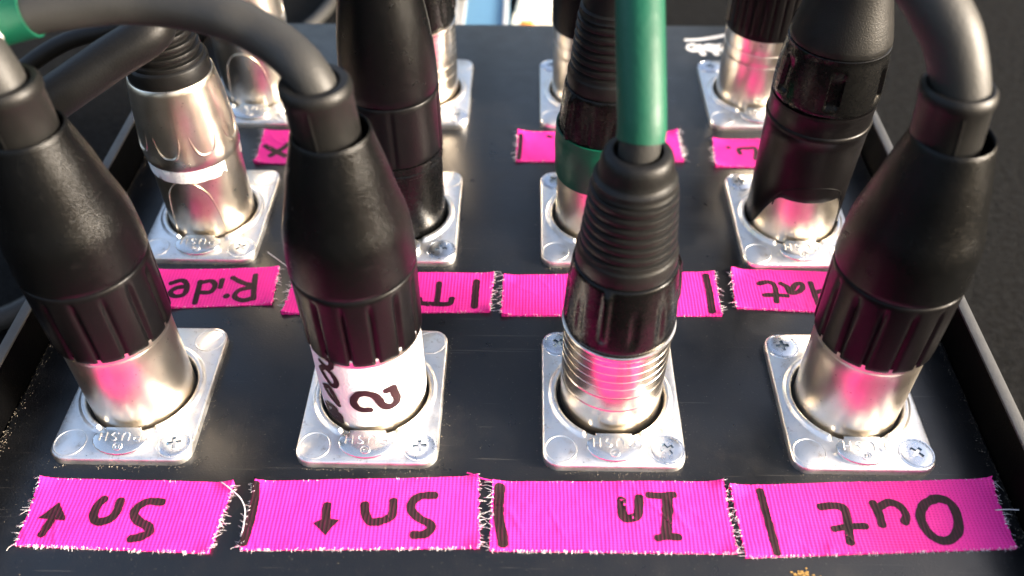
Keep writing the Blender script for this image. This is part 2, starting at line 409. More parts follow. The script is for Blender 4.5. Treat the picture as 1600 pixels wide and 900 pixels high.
def box(x0, x1, y0, y1, z0, z1, bev=0.3, seg=2):
    bm = bmesh.new()
    bmesh.ops.create_cube(bm, size=1)
    for v in bm.verts:
        v.co = Vector(((x0 + x1) / 2 + v.co.x * (x1 - x0), (y0 + y1) / 2 + v.co.y * (y1 - y0), (z0 + z1) / 2 + v.co.z * (z1 - z0)))
    if bev: bmesh.ops.bevel(bm, geom=list(bm.edges), offset=bev, segments=seg, profile=0.5, affect='EDGES')
    bm.verts.index_update()
    V = [tuple(v.co) for v in bm.verts]; F = [tuple(v.index for v in f.verts) for f in bm.faces]
    bm.free()
    return V, F

def ribbon(strokes, fills=(), lift=0.03, mapf=None, step=0.25):
    """Flat marker strokes (width, points) in a plane; mapf(x, y, up) puts each vertex on its surface."""
    V, F = [], []
    up = lift
    for w, P in strokes:
        Q = spline([(*p, 0) for p in P], step)
        n = len(Q)
        base = len(V)
        ds = []
        for i in range(n):
            d = Q[min(i + 1, n - 1)] - Q[max(i - 1, 0)]
            d = d.normalized() if d.length > 1e-6 else Vector((1, 0, 0))
            ds.append(d)
            nn = Vector((-d.y, d.x, 0))
            ww = w * 0.61 * (1 + 0.16 * noise.noise(Vector((Q[i].x * 1.3, Q[i].y * 1.3, w * 9 + up * 40))))
            for s in (-1, -0.33, 0.33, 1):
                p = Q[i] + nn * s * ww
                V.append((p.x, p.y, up))
        for i in range(n - 1):
            for k in range(3):
                a = base + i * 4 + k
                F.append((a, a + 1, a + 5, a + 4))
        for end, sg in ((0, -1), (n - 1, 1)):
            c = len(V); d = ds[end]; nn = Vector((-d.y, d.x, 0))
            V.append((Q[end].x, Q[end].y, up))
            for k in range(9):
                t = -PI / 2 + PI * k / 8
                p = Q[end] + (d * sg * math.cos(t) * 0.8 + nn * math.sin(t)) * w * 0.61
                V.append((p.x, p.y, up))
            F += [(c, c + 1 + k, c + 2 + k) for k in range(8)]
        up += 0.006
    for P in fills:
        c = len(V)
        cx = sum(p[0] for p in P) / len(P); cy = sum(p[1] for p in P) / len(P)
        Q = [P[i] for i in range(len(P))]
        E = []
        for i in range(len(Q)):
            a, b = Vector(Q[i]), Vector(Q[(i + 1) % len(Q)])
            for k in range(5): E.append(a.lerp(b, k / 5))
        V.append((cx, cy, up)); m = len(E)
        for s in (0.5, 1.0):
            for e in E: V.append((cx + (e.x - cx) * s, cy + (e.y - cy) * s, up))
        for k in range(m):
            l = (k + 1) % m
            F.append((c, c + 1 + k, c + 1 + l))
            F.append((c + 1 + k, c + 1 + m + k, c + 1 + m + l, c + 1 + l))
        up += 0.006
    if mapf: V = [mapf(*v) for v in V]
    return V, F

# ------------------------------------------------------------------ floor
fl = link('floor', mesh('floor', [(-40000, -40000, 0), (40000, -40000, 0), (40000, 40000, 0), (-40000, 40000, 0)], [(0, 1, 2, 3)], 'carpet', False), kind='structure')

# ------------------------------------------------------------------ the stage box
PZ = -1.8                                    # panel surface below the sockets' top face
stage = thing('stage_box', 'black metal connector box with raised side edges, every cable plugged into its top panel', 'stage box', (0, 52, 0))
def rel(vf): return move(vf, 0, -52, Z0)
link('top_panel', mesh('top_panel', *rel(box(-92.0, 92.0, -44, 146.5, PZ - 2, PZ, 0.7, 3)), 'panel'), stage)
for s in (-1, 1):
    link('side_wall', mesh('side_wall', *rel(box(min(s * 92.1, s * 94.1), max(s * 92.1, s * 94.1), -45, 147.2, -57, 7.4, 0.2)), 'wall'), stage)
    link('edge_strip', mesh('edge_strip', *rel(box(min(s * 92.05, s * 94.15), max(s * 92.05, s * 94.15), -45.05, 147.25, 7.42, 8, 0.15)), 'edge'), stage)
link('front_wall', mesh('front_wall', *rel(box(-91.9, 91.9, -43.5, -42, -57, PZ - 2.1, 0.2)), 'wall'), stage)
link('back_wall', mesh('back_wall', *rel(box(-91.9, 91.9, 144, 145.5, -57, PZ - 2.1, 0.2)), 'wall'), stage)
link('printed_logo', mesh('printed_logo', *ribbon(DATA['logo'], lift=0.02, mapf=lambda x, y, u: (x, y - 52, Z0 + PZ + u)), 'logo', False), stage)

# ------------------------------------------------------------------ panel sockets
XS = (-67.68, -22.56, 22.56, 67.68)
YS = (0.0, 53.4, 106.4)

def flange_mesh():
    n = 120
    W2, H2, cr = 13.0, 16.3, 3.0
    def outline(ins):
        P = []
        w, h, c = W2 - ins, H2 - ins, max(0.4, cr - ins)
        for i in range(n):
            t = 2 * PI * i / n
            d = Vector((math.cos(t), math.sin(t)))
            k = min(w / abs(d.x) if abs(d.x) > 1e-9 else 1e9, h / abs(d.y) if abs(d.y) > 1e-9 else 1e9)
            p = d * k
            cx, cy = (w - c) * math.copysign(1, p.x), (h - c) * math.copysign(1, p.y)
            if abs(p.x) > w - c and abs(p.y) > h - c:
                # ray against the corner circle
                b = -(d.x * cx + d.y * cy); cc = cx * cx + cy * cy - c * c
                disc = b * b - cc
                if disc > 0: p = d * (-b + math.sqrt(disc))
            P.append(p)
        return P
    V, F, rings = [], [], []
    for ins, z in ((0.0, PZ + 0.02), (0.0, -0.5), (0.12, -0.2), (0.38, 0.0)):
        rings.append([(p.x, p.y, z) for p in outline(ins)])
    def cut(t):                                # the ridge is cut away behind the push tab
        a = abs((math.degrees(t) - 270 + 180) % 360 - 180)
        return max(0.0, min(1.0, (a - 28) / 2.0))
    for r, z in ((12.1, 0.0), (11.75, 0.12), (11.45, 0.62), (11.15, 0.8), (10.75, 0.8), (10.45, 0.6), (10.3, 0.2), (10.25, -8.0)):
        rings.append([(r * math.cos(2 * PI * i / n), r * math.sin(2 * PI * i / n), z * cut(2 * PI * i / n) if z > 0 else z) for i in range(n)])
    for q in rings: V += q
    for k in range(len(rings) - 1):
        for i in range(n):
            j = (i + 1) % n
            F.append((k * n + i, k * n + j, (k + 1) * n + j, (k + 1) * n + i))
    return mesh('flange', V, F, 'flange', sharp=50)

def cross_outline(a, b):
    return [(a, -b), (a, b), (b, b), (b, a), (-b, a), (-b, b), (-a, b), (-a, -b), (-b, -b), (-b, -a), (b, -a), (b, -b)]

def screw_mesh():
    n = 36
    bm = bmesh.new()
    prof = [(3.25, 0.02), (3.15, 0.16), (3.0, 0.16), (2.92, 0.03), (2.84, 0.03), (2.8, 0.2), (2.6, 0.3)]
    rows = []
    for r, z in prof:
        rows.append([bm.verts.new((r * math.cos(2 * PI * i / n), r * math.sin(2 * PI * i / n), z)) for i in range(n)])
    for k in range(len(rows) - 1):
        for i in range(n):
            bm.faces.new((rows[k][i], rows[k][(i + 1) % n], rows[k + 1][(i + 1) % n], rows[k + 1][i]))
    cr = [bm.verts.new((x, y, 0.34)) for x, y in cross_outline(1.3, 0.36)]
    E = [bm.edges.get((rows[-1][i], rows[-1][(i + 1) % n])) for i in range(n)]
    E += [bm.edges.new((cr[i], cr[(i + 1) % 12])) for i in range(12)]
    bmesh.ops.triangle_fill(bm, edges=E, use_beauty=True)
    bm.verts.index_update()
    V = [tuple(v.co) for v in bm.verts]; F = [tuple(v.index for v in f.verts) for f in bm.faces]
    bm.free()
    return mesh('screw', V, F, 'screw', sharp=25)

def slot_mesh():
    top = [(x, y, 0.345) for x, y in cross_outline(1.3, 0.36)]
    bot = [(x * 0.55, y * 0.55, -0.6) for x, y in cross_outline(1.3, 0.36)]
    F = [(i, (i + 1) % 12, 12 + (i + 1) % 12, 12 + i) for i in range(12)]
    F += [(12, 13, 14, 23), (14, 15, 16, 17), (17, 18, 19, 20), (20, 21, 22, 23), (14, 17, 20, 23)]
    return mesh('cross_slot', top + bot, F, 'slot', False)

def tab_outline():
    P = [(3.3, -10.35), (3.4, -10.9), (4.25, -11.2), (4.95, -11.9), (5.1, -12.8), (4.85, -13.7), (4.1, -14.6), (2.9, -15.3), (1.5, -15.7), (0, -15.85)]
    return P + [(-x, y) for x, y in P[-2::-1]]

def tab_z(y): return 1.75 - 0.12 * (-10.35 - y) - 0.012 * max(0, -12.5 - y) ** 2

def tab_mesh():
    P = tab_outline(); n = len(P); cy = -12.9
    V = []
    for s, dz in ((0.94, None), (0.98, -0.8), (1.0, -0.45), (0.985, -0.12), (0.94, 0.0), (0.5, 0.04)):
        for x, y in P:
            X, Y = x * s, cy + (y - cy) * s
            V.append((X, Y, 0.02 if dz is None else tab_z(Y) + dz))
    V.append((0, cy, tab_z(cy) + 0.04))
    F = []
    for k in range(5):
        for i in range(n):
            j = (i + 1) % n
            F.append((k * n + i, k * n + j, (k + 1) * n + j, (k + 1) * n + i))
    F += [(5 * n + i, 5 * n + (i + 1) % n, 6 * n) for i in range(n)]
    return mesh('push_tab', V, F, 'tab', sharp=45)

def tab_text_mesh():
    # PUSH, upside down for whoever stands in front, and a small round mark below it
    G = {'P': [[(0, 0), (0, 2)], [(0, 2), (.8, 2), (1.15, 1.55), (.8, 1.05), (0, 1.05)]],
         'U': [[(0, 2), (0, .6), (.55, 0), (1.15, .5), (1.2, 2)]],
         'S': [[(1.15, 1.75), (.6, 2), (.1, 1.6), (.55, 1.1), (1.1, .6), (.65, 0), (.05, .25)]],
         'H': [[(0, 0), (0, 2)], [(1.2, 0), (1.2, 2)], [(0, 1), (1.2, 1)]]}
    parts = []
    def put(P, r=0.10):
        Q = spline([(x, y, tab_z(y) + 0.10) for x, y in P], 0.25)
        parts.append(tube(Q, r, 5))
    x = 3.75
    for ch in 'PUSH':
        for st in G[ch]: put([(x - a * 1.0, -12.55 + (2 - b) * 0.0 + (1 - b) * 0.85 + 0.15) for a, b in st])
        x -= 2.1
    cx, cy = 0.0, -14.4
    put([(cx + 0.85 * math.cos(t * PI / 6), cy + 0.75 * math.sin(t * PI / 6)) for t in range(13)], 0.08)
    put([(cx + .3, cy - .35), (cx + .3, cy + .35)], 0.08); put([(cx - .3, cy - .35), (cx - .3, cy + .35), (cx + .05, cy + .1), (cx - .3, cy)], 0.08)
    V, F = join(*parts)
    return mesh('push_lettering', V, F, 'tab')

ME = dict(flange=flange_mesh(), screw=screw_mesh(), slot=slot_mesh(), tab=tab_mesh(), text=tab_text_mesh(),
          blank=mesh('blank_hole', *lathe([(3.02, 0.004), (2.98, 0.06), (2.9, 0.09), (2.82, 0.06), (2.76, 0.004)], 40), 'flange'),
          hole=mesh('socket_hole', *lathe([(10.24, -1.2), (9.0, -1.5), (8.0, -7.5), (0.02, -7.5)], 48), 'dark'))

def socket(c, r, label):
    t = thing('panel_socket', label, 'socket', (XS[c], YS[r], Z0), 'sockets screwed to the box panel')
    f = link('flange', ME['flange'], t)
    link('hole', ME['hole'], t)
    for sx, sy in ((-1, 1), (1, -1)):
        s = link('screw', ME['screw'], t, (sx * 9.65, sy * 12.75, 0.0))
        a = random.uniform(0, PI / 2)
        s.rotation_euler = (0, 0, a)
        link('cross_slot', ME['slot'], s)
    for sx, sy in ((-1, -1), (1, 1)):
        link('blank_hole', ME['blank'], t, (sx * 9.65, sy * 12.75, 0.0))
    p = link('push_tab', ME['tab'], t)
    link('push_lettering', ME['text'], p)
    return t

SOCK = {
 (0, 0): 'silver socket above the Sn tape with the upward arrow', (1, 0): 'silver socket holding the plug with the white handwritten sleeve',
 (2, 0): 'silver socket above the pink tape reading In', (3, 0): 'silver socket above the pink tape reading Out',
 (0, 1): 'silver socket above the pink tape reading Ride', (1, 1): 'silver socket of the all black plug behind the white sleeved plug',
 (2, 1): 'silver socket of the plug wrapped in green tape', (3, 1): 'silver socket above the pink tape reading Hat',
 (0, 2): 'silver socket under the grey cable arch, above the tape with a cross', (1, 2): 'silver socket behind the all black plug, in the back row',
 (2, 2): 'silver socket half hidden behind the green taped plug, in the back row', (3, 2): 'silver socket beside the white printed logo'}
for (c, r), l in SOCK.items(): socket(c, r, l)

# ------------------------------------------------------------------ cable plugs
WARP = True
def flute(n, depth, power):
    return lambda t: -depth * max(0.0, math.cos(n * t / 1.0)) ** power

def add_cable(t, pts, r, mat='cable', name='cable'):
    global WARP
    WARP = False
    o = link(name, mesh(name, *tube(spline(pts, 1.2), r, 28, taper=lambda f: 1 + 0.012 * noise.noise(Vector((f * 25, r * 7, pts[0][0])))), mat), t)
    WARP = True
    return o

def barrel_plain(t, mat='barrel', top=17.6, r=9.7):
    return link('barrel', mesh('barrel', *lathe([(r - .35, -6.5), (r, -6.0), (r, -3)] + [(r, z) for z in (0, 4, 8, 12, 16)] + [(r, top)], 96), mat), t)

def plug_cone(c, r, label, cable, cr, rot=0.0, mat='barrel', lean=(0, 0), group=None):
    """barrel, fluted collar, textured cone shell, bushing"""
    t = thing('cable_plug', label, 'plug', (XS[c], YS[r], Z0), 'plugs pushed into the box')
    link('barrel', mesh('barrel', *lathe([(9.35, -6.5), (9.7, -6.0), (9.7, -3)] + [(9.7, z) for z in (0, 4, 8, 12)] + [(9.7, 14.3), (9.78, 14.7), (9.95, 14.95), (10.0, 15.2), (10.0, 16.6)], 96), mat), t)
    fl = lambda a: max(0.0, math.cos(14 * (a + rot))) ** 6
    prof = [(9.75, 15.6), (10.1, 15.5), (10.35, 15.9), (10.4, 17.0)] + [(10.4 + 0.02 * k, 18.5 + 1.8 * k) for k in range(7)] + [(10.54, 30.6), (10.54, 31.6), (10.3, 31.9), (9.6, 31.9)]
    link('collar', mesh('collar', *lathe(prof, 224, lambda a, z, k: -0.62 * fl(a) * (1 if 0 < k < 11 else 0),
        lambda a, z, k: (0.55 * (1 - fl(a)) - 0.25 if k < 3 else 0.0)), 'collar', sharp=60), t)
    prof = [(9.6, 32.0), (10.45, 32.05), (10.62, 32.3), (10.62, 33.2), (10.52, 36), (10.36, 38.8), (10.22, 40.6), (10.02, 42.1), (9.74, 43.5), (9.38, 45), (8.98, 46.6), (8.42, 49.2), (7.85, 52.2), (7.2, 55.0), (6.55, 57.7),
            (6.1, 59.6), (5.95, 60.2), (5.75, 60.45), (5.55, 60.3), (5.45, 59.6), (5.4, 52)]
    link('shell', mesh('shell', *lathe(prof, 96), 'shell', sharp=55), t)
    lx, ly = lean
    off = lambda z: ((z - 50) * lx, (z - 50) * ly)
    prof = [(4.9, 52), (5.0, 57), (5.05, 62), (5.0, 65.8), (5.2, 66.3), (5.3, 67.0), (5.2, 67.8), (4.8, 68.3), (cr + 0.55, 68.3), (cr + 0.2, 67.9), (cr + .1, 60)]
    V, F = lathe(prof, 56)
    V = [(x + off(z)[0], y + off(z)[1], z) for x, y, z in V]
    a = R(-95)
    Q = [Vector((5.03 * math.cos(a) + off(z)[0], 5.03 * math.sin(a) + off(z)[1], z)) for z in (54, 56, 58, 60, 62, 64, 65.9)]
    link('bushing', mesh('bushing', *join((V, F), tube(Q, 0.14, 6)), 'rubber'), t)
    if cable: add_cable(t, [(x - XS[c], y - YS[r], z) for x, y, z in cable], cr)
    return t

def ribs(z0, z1, n, r0, r1, amp=0.42):
    P = []
    for k in range(n):
        za = z0 + (z1 - z0) * k / n; h = (z1 - z0) / n
        ra = r0 + (r1 - r0) * k / n; rb = r0 + (r1 - r0) * (k + 1) / n
        P += [(ra, za + .05 * h), (ra, za + .35 * h), (ra - .1, za + .5 * h), (rb - amp, za + .6 * h), (rb - amp, za + .85 * h), (rb - .1, za + .95 * h)]
    return P

def plug_ribbed(c, r, label, cable, cr, mat='barrel_bright', rings=True, rot=0.0, cmat='cable', zs=33.0, dome=True, cab_name='cable'):
    """ringed barrel, glossy finned shell, ribbed boot"""
    t = thing('cable_plug', label, 'plug', (XS[c], YS[r], Z0), 'plugs pushed into the box')
    P = [(9.2, -6.5), (9.55, -6), (9.55, 2.5)]
    if rings:
        for k in range(6):
            z = 3.0 + k * 2.15
            P += [(9.6, z), (9.6, z + .12), (9.6, z + .9), (9.6, z + 1.7), (9.6, z + 1.82), (9.54, z + 1.88), (9.54, z + 2.06), (9.6, z + 2.12)]
    P += [(9.6, 16.2), (9.6, 17.0), (9.95, 17.3), (10.05, 17.8), (10.0, 18.3), (9.6, 18.5), (9.0, 18.5)]
    link('barrel', mesh('barrel', *lathe(P, 96), mat), t)
    def disp(a, z, k):
        d = 0.0
        for i in range(12):
            da = abs((math.degrees(a + rot) - i * 30 + 180) % 360 - 180)
            if i % 4 == 0:
                m = max(0, min(1, (5.0 - da) / 1.5)) * max(0, min(1, (z - 21.5) / .8)) * max(0, min(1, (32.4 - z) / .7)); d += 0.75 * m
            else:
                m = max(0, min(1, (5.5 - da) / 3.0)) * max(0, min(1, (z - 20.6) / 1.2)) * max(0, min(1, (29.5 - z) / 3.0)); d -= 0.28 * m
        return d
    prof = [(9.0, 18.6), (9.5, 18.6), (9.75, 18.9), (9.8, 19.6)] + [(9.8 - 0.05 * k if k < 6 else 9.5 - 0.10 * (k - 6), 20.3 + k * 0.9) for k in range(14)] + [(8.7, 32.7), (8.5, 33.0), (7.6, 33.0)]
    link('shell', mesh('shell', *lathe(prof, 180, disp), 'gloss', sharp=60), t)
    prof = [(7.6, 33.0), (8.25, 33.05), (8.35, 33.6), (8.3, 36.2), (8.15, 36.6)] + ribs(36.8, 50.8, 7, 7.95, 6.75) + [(6.5, 51.0), (6.45, 52.0), (5.9, 52.4)]
    if dome: prof += [(5.7, 52.8), (5.65, 54.2), (5.5, 55.4), (5.2, 56.4), (4.7, 57.0), (cr + .7, 57.1), (cr + .4, 56.6), (cr + .3, 50)]
    else: prof += [(5.8, 53), (5.7, 56), (5.5, 62), (5.2, 68), (4.4, 70), (cr + .2, 70), (cr + .1, 64)]
    link('boot', mesh('boot', *lathe(prof, 80), 'rubber', sharp=45), t)
    if cable: add_cable(t, [(x - XS[c], y - YS[r], z) for x, y, z in cable], cr, cmat)
    return t

D = DATA['cab']
# --- front row
plug_cone(0, 0, 'black cone plug at the front left, over the Sn tape with the upward arrow', [(-67.68, 0, 60), (-68, 0.2, 66), (-69.6, 1.5, 71), (-74, 4.5, 76), (-84, 10, 81), (-104, 22, 84), (-140, 40, 74)], 3.6, 0.1, lean=(-0.01, 0.0))
p1 = bpy.context.scene.objects[-1].parent
WARP = False
wt = tube(spline([(-2.6, 2.0, 71.8), (-4.2, 3.1, 73.9), (-6.5, 4.6, 76.0)], 0.6), 3.8, 24)
link('white_wrap', mesh('white_wrap', *wt, 'white_tape'), p1)
WARP = True
t2 = plug_cone(1, 0, 'black cone plug with a white handwritten sleeve on its barrel', [(-22.56, 0, 58), (-23.2, 0.3, 65.5)] + D['c2'], 3.2, 0.3, lean=(-0.07, 0.03))
WARP = False
gs = spline(D['c2'][6:12], 1.2)
gq = [Vector((v.x - XS[1], v.y - YS[0], v.z)) for v in gs if v.x < -64.8]
link('green_sleeve', mesh('green_sleeve', *tube(gq, 3.55, 28), 'green'), t2)
WARP = True
plug_ribbed(2, 0, 'ribbed black plug with a green sleeved cable, over the In tape', [(22.56, 0, 48), (22.6, 0, 56)] + D['c3'], 3.1, rot=R(-8))
t3 = bpy.context.scene.objects[-1].parent
WARP = False
gs = spline([(22.62, 0.3, 58.2)] + D['c3'], 1.2)
gq = [Vector((v.x - XS[2], v.y, v.z)) for v in gs if v.z > 58.3]
link('green_sleeve', mesh('green_sleeve', *tube(gq, 3.62, 32), 'green'), t3)
WARP = True
plug_cone(3, 0, 'black cone plug at the front right, over the pink tape reading Out', [(67.68, 0, 58), (66.9, 0.6, 66)] + D['c4'] + [(0, 60, 70), (-30, 100, 40)], 3.9, 0.22, lean=(-0.09, 0.04))

# white sleeve on the second plug of the front row
def sleeve_top(a):
    d = (math.degrees(a) + 360) % 360
    w = 0.35 * noise.noise(Vector((math.cos(a) * 3, math.sin(a) * 3, 2.0)))
    k = max(0.0, 1 - abs((d - 188 + 180) % 360 - 180) / 22.0)       # a corner peels up on the left
    return w + 1.0 * k
prof = [(9.95, 1.6)] + [(9.98, 2.5 + 1.2 * k) for k in range(12)] + [(9.98, 17.0), (9.72, 17.0)]
sl = link('white_sleeve', mesh('white_sleeve', *lathe(prof, 120, lambda a, z, k: 0.03 * noise.noise(Vector((a * 4, z * .5, 0))) + (0.5 * max(0.0, 1 - abs((math.degrees(a) + 360) % 360 - 188) / 20.0) * max(0, (z - 13) / 4)),
    lambda a, z, k: sleeve_top(a) if k >= 13 else (0.15 * noise.noise(Vector((a * 6, 0, 0))) if k == 0 else 0)), 'white_tape'), t2)
WARP = False
LB = [(w * 1.18, [(R(a) * 10.05, z) for a, z in [((a - 360) if a > 90 else a, z) for a, z in P]]) for w, P in DATA['label']]
link('handwriting', mesh('handwriting', *ribbon(LB, lift=0.0, mapf=lambda x, y, u: ((10.13 + u) * math.cos(x / 10.05), (10.13 + u) * math.sin(x / 10.05), y)), 'label_ink', False), sl)

# --- second row
WARP = True
def plug_nickel(c, r, label, cable, cr, tape=True, emblem=True, mat='barrel_worn', cmat='black_cable', ringed=False):
    t = thing('cable_plug', label, 'plug', (XS[c], YS[r], Z0), 'plugs pushed into the box')
    b = barrel_plain(t, mat, 15.5, 9.7)
    if emblem:
        P = [(R(-97) * 9.7 + 6.6 * math.sin(k * PI / 14), 11.0 * math.cos(k * PI / 14) + 1.0) for k in range(-14, 1)]
        P = [(R(-92) * 9.7 + 6.2 * math.cos(k * PI / 20), -1 + 13.6 * math.sin(k * PI / 20)) for k in range(-2, 23)]
        Q = spline([(9.72 * math.cos(x / 9.7), 9.72 * math.sin(x / 9.7), z) for x, z in P], 0.5)
        link('oval_emblem', mesh('oval_emblem', *tube(Q, 0.2, 6), mat), b)
    prof = [(9.6, 15.8), (10.15, 15.8), (10.3, 16.3), (10.25, 18), (10.1, 21), (9.9, 24), (9.6, 28), (9.25, 31), (8.95, 33.5), (8.75, 34.8), (8.5, 35.1), (8.0, 35.0)]
    parts = [lathe(prof, 96)]
    rad = lambda z: 10.3 - 0.084 * max(0, z - 16.5) - 0.0008 * max(0, z - 20) ** 2
    for k in range(8):
        a0 = R(-100 + 45 * k + 3)
        P = []
        for u in range(-10, 11):
            s = u / 10
            da = 0.27 * s if abs(s) < .8 else 0.27 * s
            z = 19.0 + 9.5 * abs(s) ** 2.6
            P.append((rad(z) * math.cos(a0 + 0.30 * math.sin(s * PI / 2)), rad(z) * math.sin(a0 + 0.30 * math.sin(s * PI / 2)), z))
        parts.append(tube(spline(P, 0.6), 0.4, 8, taper=lambda f: 0.25 + 0.75 * math.sin(f * PI)))
    link('nickel_shell', mesh('nickel_shell', *join(*parts), mat), t)
    prof = [(8.0, 34.9), (8.35, 35.2), (8.3, 38.3), (8.1, 38.7)] + ribs(38.9, 49.5, 5, 7.7, 6.0) + [(5.6, 49.7), (5.4, 51), (cr + .5, 51.4), (cr + .2, 46)]
    link('boot', mesh('boot', *lathe(prof, 72), 'rubber', sharp=45), t)
    if tape:
        def tz(a, z, k):
            d = (math.degrees(a) + 360) % 360
            w = 0.22 * noise.noise(Vector((math.cos(a) * 9, math.sin(a) * 9, k)))
            return w + (0.9 if (k < 2 and 318 < d < 326) else 0)
        def tr(a, z, k):
            d = (math.degrees(a) + 360) % 360
            return -0.45 if 328 < d < 360 or d < 10 else 0.0
        link('white_tape', mesh('white_tape', *lathe([(9.6, 12.3), (9.95, 12.3), (10.02, 14.0), (10.02, 15.75), (9.7, 15.78)], 160, tr, tz), 'white_tape', sharp=70), t)
    if cable: add_cable(t, [(x - XS[c], y - YS[r], z) for x, y, z in cable], cr, cmat)
    return t

W0 = D['r2c1']
plug_nickel(0, 1, 'worn nickel plug with a torn white tape band and ribbed black boot', [(-67.68, 53.4, 46), (-67.68, 53.2, 51.5), (-67.2, 49.5, 57.5), (-63.5, 41, 60.2)] + W0, 3.7)

def plug_long(c, r, label):
    t = thing('cable_plug', label, 'plug', (XS[c], YS[r], Z0), 'plugs pushed into the box')
    link('barrel', mesh('barrel', *lathe([(9.3, -6.5), (9.75, -6), (9.75, 6), (9.8, 12), (9.8, 13.2), (10.05, 13.5), (10.05, 14.3), (9.8, 14.5), (9.8, 15.6), (10.15, 15.8), (10.15, 16.6), (9.6, 16.8)], 96), 'gloss'), t)
    fl = lambda a: max(0.0, math.cos(5 * (a + .2))) ** 30
    link('collar', mesh('collar', *lathe([(9.5, 16.9), (10.1, 17.0), (10.2, 17.5)] + [(10.2, 18.5 + 1.3 * k) for k in range(10)] + [(10.15, 31.4), (9.9, 31.7), (9.3, 31.7)], 200,
        lambda a, z, k: -0.3 * fl(a) if 1 < k < 13 else 0.0), 'collar', sharp=60), t)
    link('shell', mesh('shell', *lathe([(9.3, 31.8), (9.9, 31.85), (10.1, 32.2), (10.1, 34), (9.95, 38), (9.7, 42), (9.3, 46), (8.8, 50), (8.2, 54), (7.6, 58), (7.0, 62), (6.5, 66), (6.1, 70), (5.9, 73), (5.5, 74.2), (4.3, 74.4), (3.8, 74)], 96), 'shell'), t)
    add_cable(t, [(0, 0, 66), (0, 0.5, 76), (-1, 8, 92), (-4, 30, 106), (-12, 70, 100), (-20, 120, 60)], 3.4, 'black_cable')
    return t
plug_long(1, 1, 'tall all black plug with a leathery tapered shell, behind the white sleeved plug')

t = plug_ribbed(2, 1, 'ribbed black plug with green tape wrapped round its lower body', [(22.56, 53.4, 58), (22.6, 53.6, 72), (22.8, 58, 86), (24, 76, 98), (30, 110, 92), (36, 160, 50)], 3.4, 'barrel_worn', rings=False, rot=R(26), cmat='black_cable', dome=False)
def gz(a, z, k): return 0.35 * noise.noise(Vector((math.cos(a) * 2, math.sin(a) * 2, k * .3))) + (1.2 * math.sin(a + 0.3) * 0.5)
link('green_tape', mesh('green_tape', *lathe([(9.7, 10.0), (10.05, 10.0), (10.15, 11), (10.2, 14), (10.35, 17.5), (10.35, 19), (10.2, 21.0), (10.05, 21.4), (9.8, 21.4)], 96, lambda a, z, k: 0.05 * noise.noise(Vector((a * 3, z, 0))), gz), 'green_tape'), t)
link('green_tape', mesh('green_tape', *lathe([(9.8, 21.0), (10.3, 21.2), (10.22, 22.6), (9.9, 22.7)], 96, None, lambda a, z, k: 0.5 * math.sin(a + 0.5)), 'green_tape'), t)

def plug_sleeved(c, r, label):
    t = thing('cable_plug', label, 'plug', (XS[c], YS[r], Z0), 'plugs pushed into the box')
    barrel_plain(t, 'barrel', 14, 9.9)
    def zb(a, z, k):
        if k > 2: return 0.0
        d = abs((math.degrees(a) + 90 + 180) % 360 - 180)
        u = max(0.0, min(1.0, (84 - d) / 50.0)); u = u * u * (3 - 2 * u)
        return 8.6 * u
    link('sleeve', mesh('sleeve', *lathe([(9.92, -0.4), (10.1, -0.4), (10.25, -0.2), (10.3, 10), (10.45, 16), (10.6, 22), (10.68, 24.6), (10.9, 24.8), (10.95, 25.6), (10.8, 26.0), (10.65, 26.1), (10.62, 29.6), (10.75, 29.8), (10.7, 30.6), (9.6, 30.7)], 144, None, zb), 'collar', sharp=50), t)
    P = [(R(-90) * 10.4 + 8.2 * math.cos(k * PI / 18), 6.5 + 6.4 * math.sin(k * PI / 18)) for k in range(0, 19)]
    Q = spline([(10.36 * math.cos(x / 10.4), 10.36 * math.sin(x / 10.4), z) for x, z in P], 0.5)
    link('arch_line', mesh('arch_line', *tube(Q, 0.16, 6), 'collar'), t)
    def dsp(a, z, k):
        m = 0
        for i in range(6):
            da = abs((math.degrees(a) + 40 - i * 60 + 180) % 360 - 180)
            m = max(m, max(0, min(1, (8.0 - da) / 1.5)) * max(0, min(1, (z - 33.2) / .5)) * max(0, min(1, (42.5 - z) / 3)))
        return -0.8 * m
    link('grip', mesh('grip', *lathe([(9.6, 30.8), (10.3, 30.8), (10.75, 31.3)] + [(10.85 - 0.003 * (k - 3) ** 2 - 0.02 * k, 32.1 + k * .7) for k in range(18)] + [(10.0, 44.8), (9.8, 45.0), (9.0, 45.0)], 180, dsp), 'gloss', sharp=50), t)
    link('boot', mesh('boot', *lathe([(9.0, 45.1), (9.75, 45.15), (9.9, 45.6), (9.75, 46.6), (9.2, 49), (8.5, 51.6), (7.8, 54.3), (7.1, 57.4), (6.5, 60.5), (6.1, 64), (5.9, 67), (5.7, 69), (4.4, 69.4), (3.7, 69)], 96), 'rubber'), t)
    add_cable(t, [(0, 0, 62), (0, 0.5, 70), (2, 8, 84), (6, 28, 96), (12, 70, 96), (16, 120, 60)], 3.6, 'black_cable')
    return t
plug_sleeved(3, 1, 'black plug whose glossy grip has slots and whose nickel foot shows an arch')

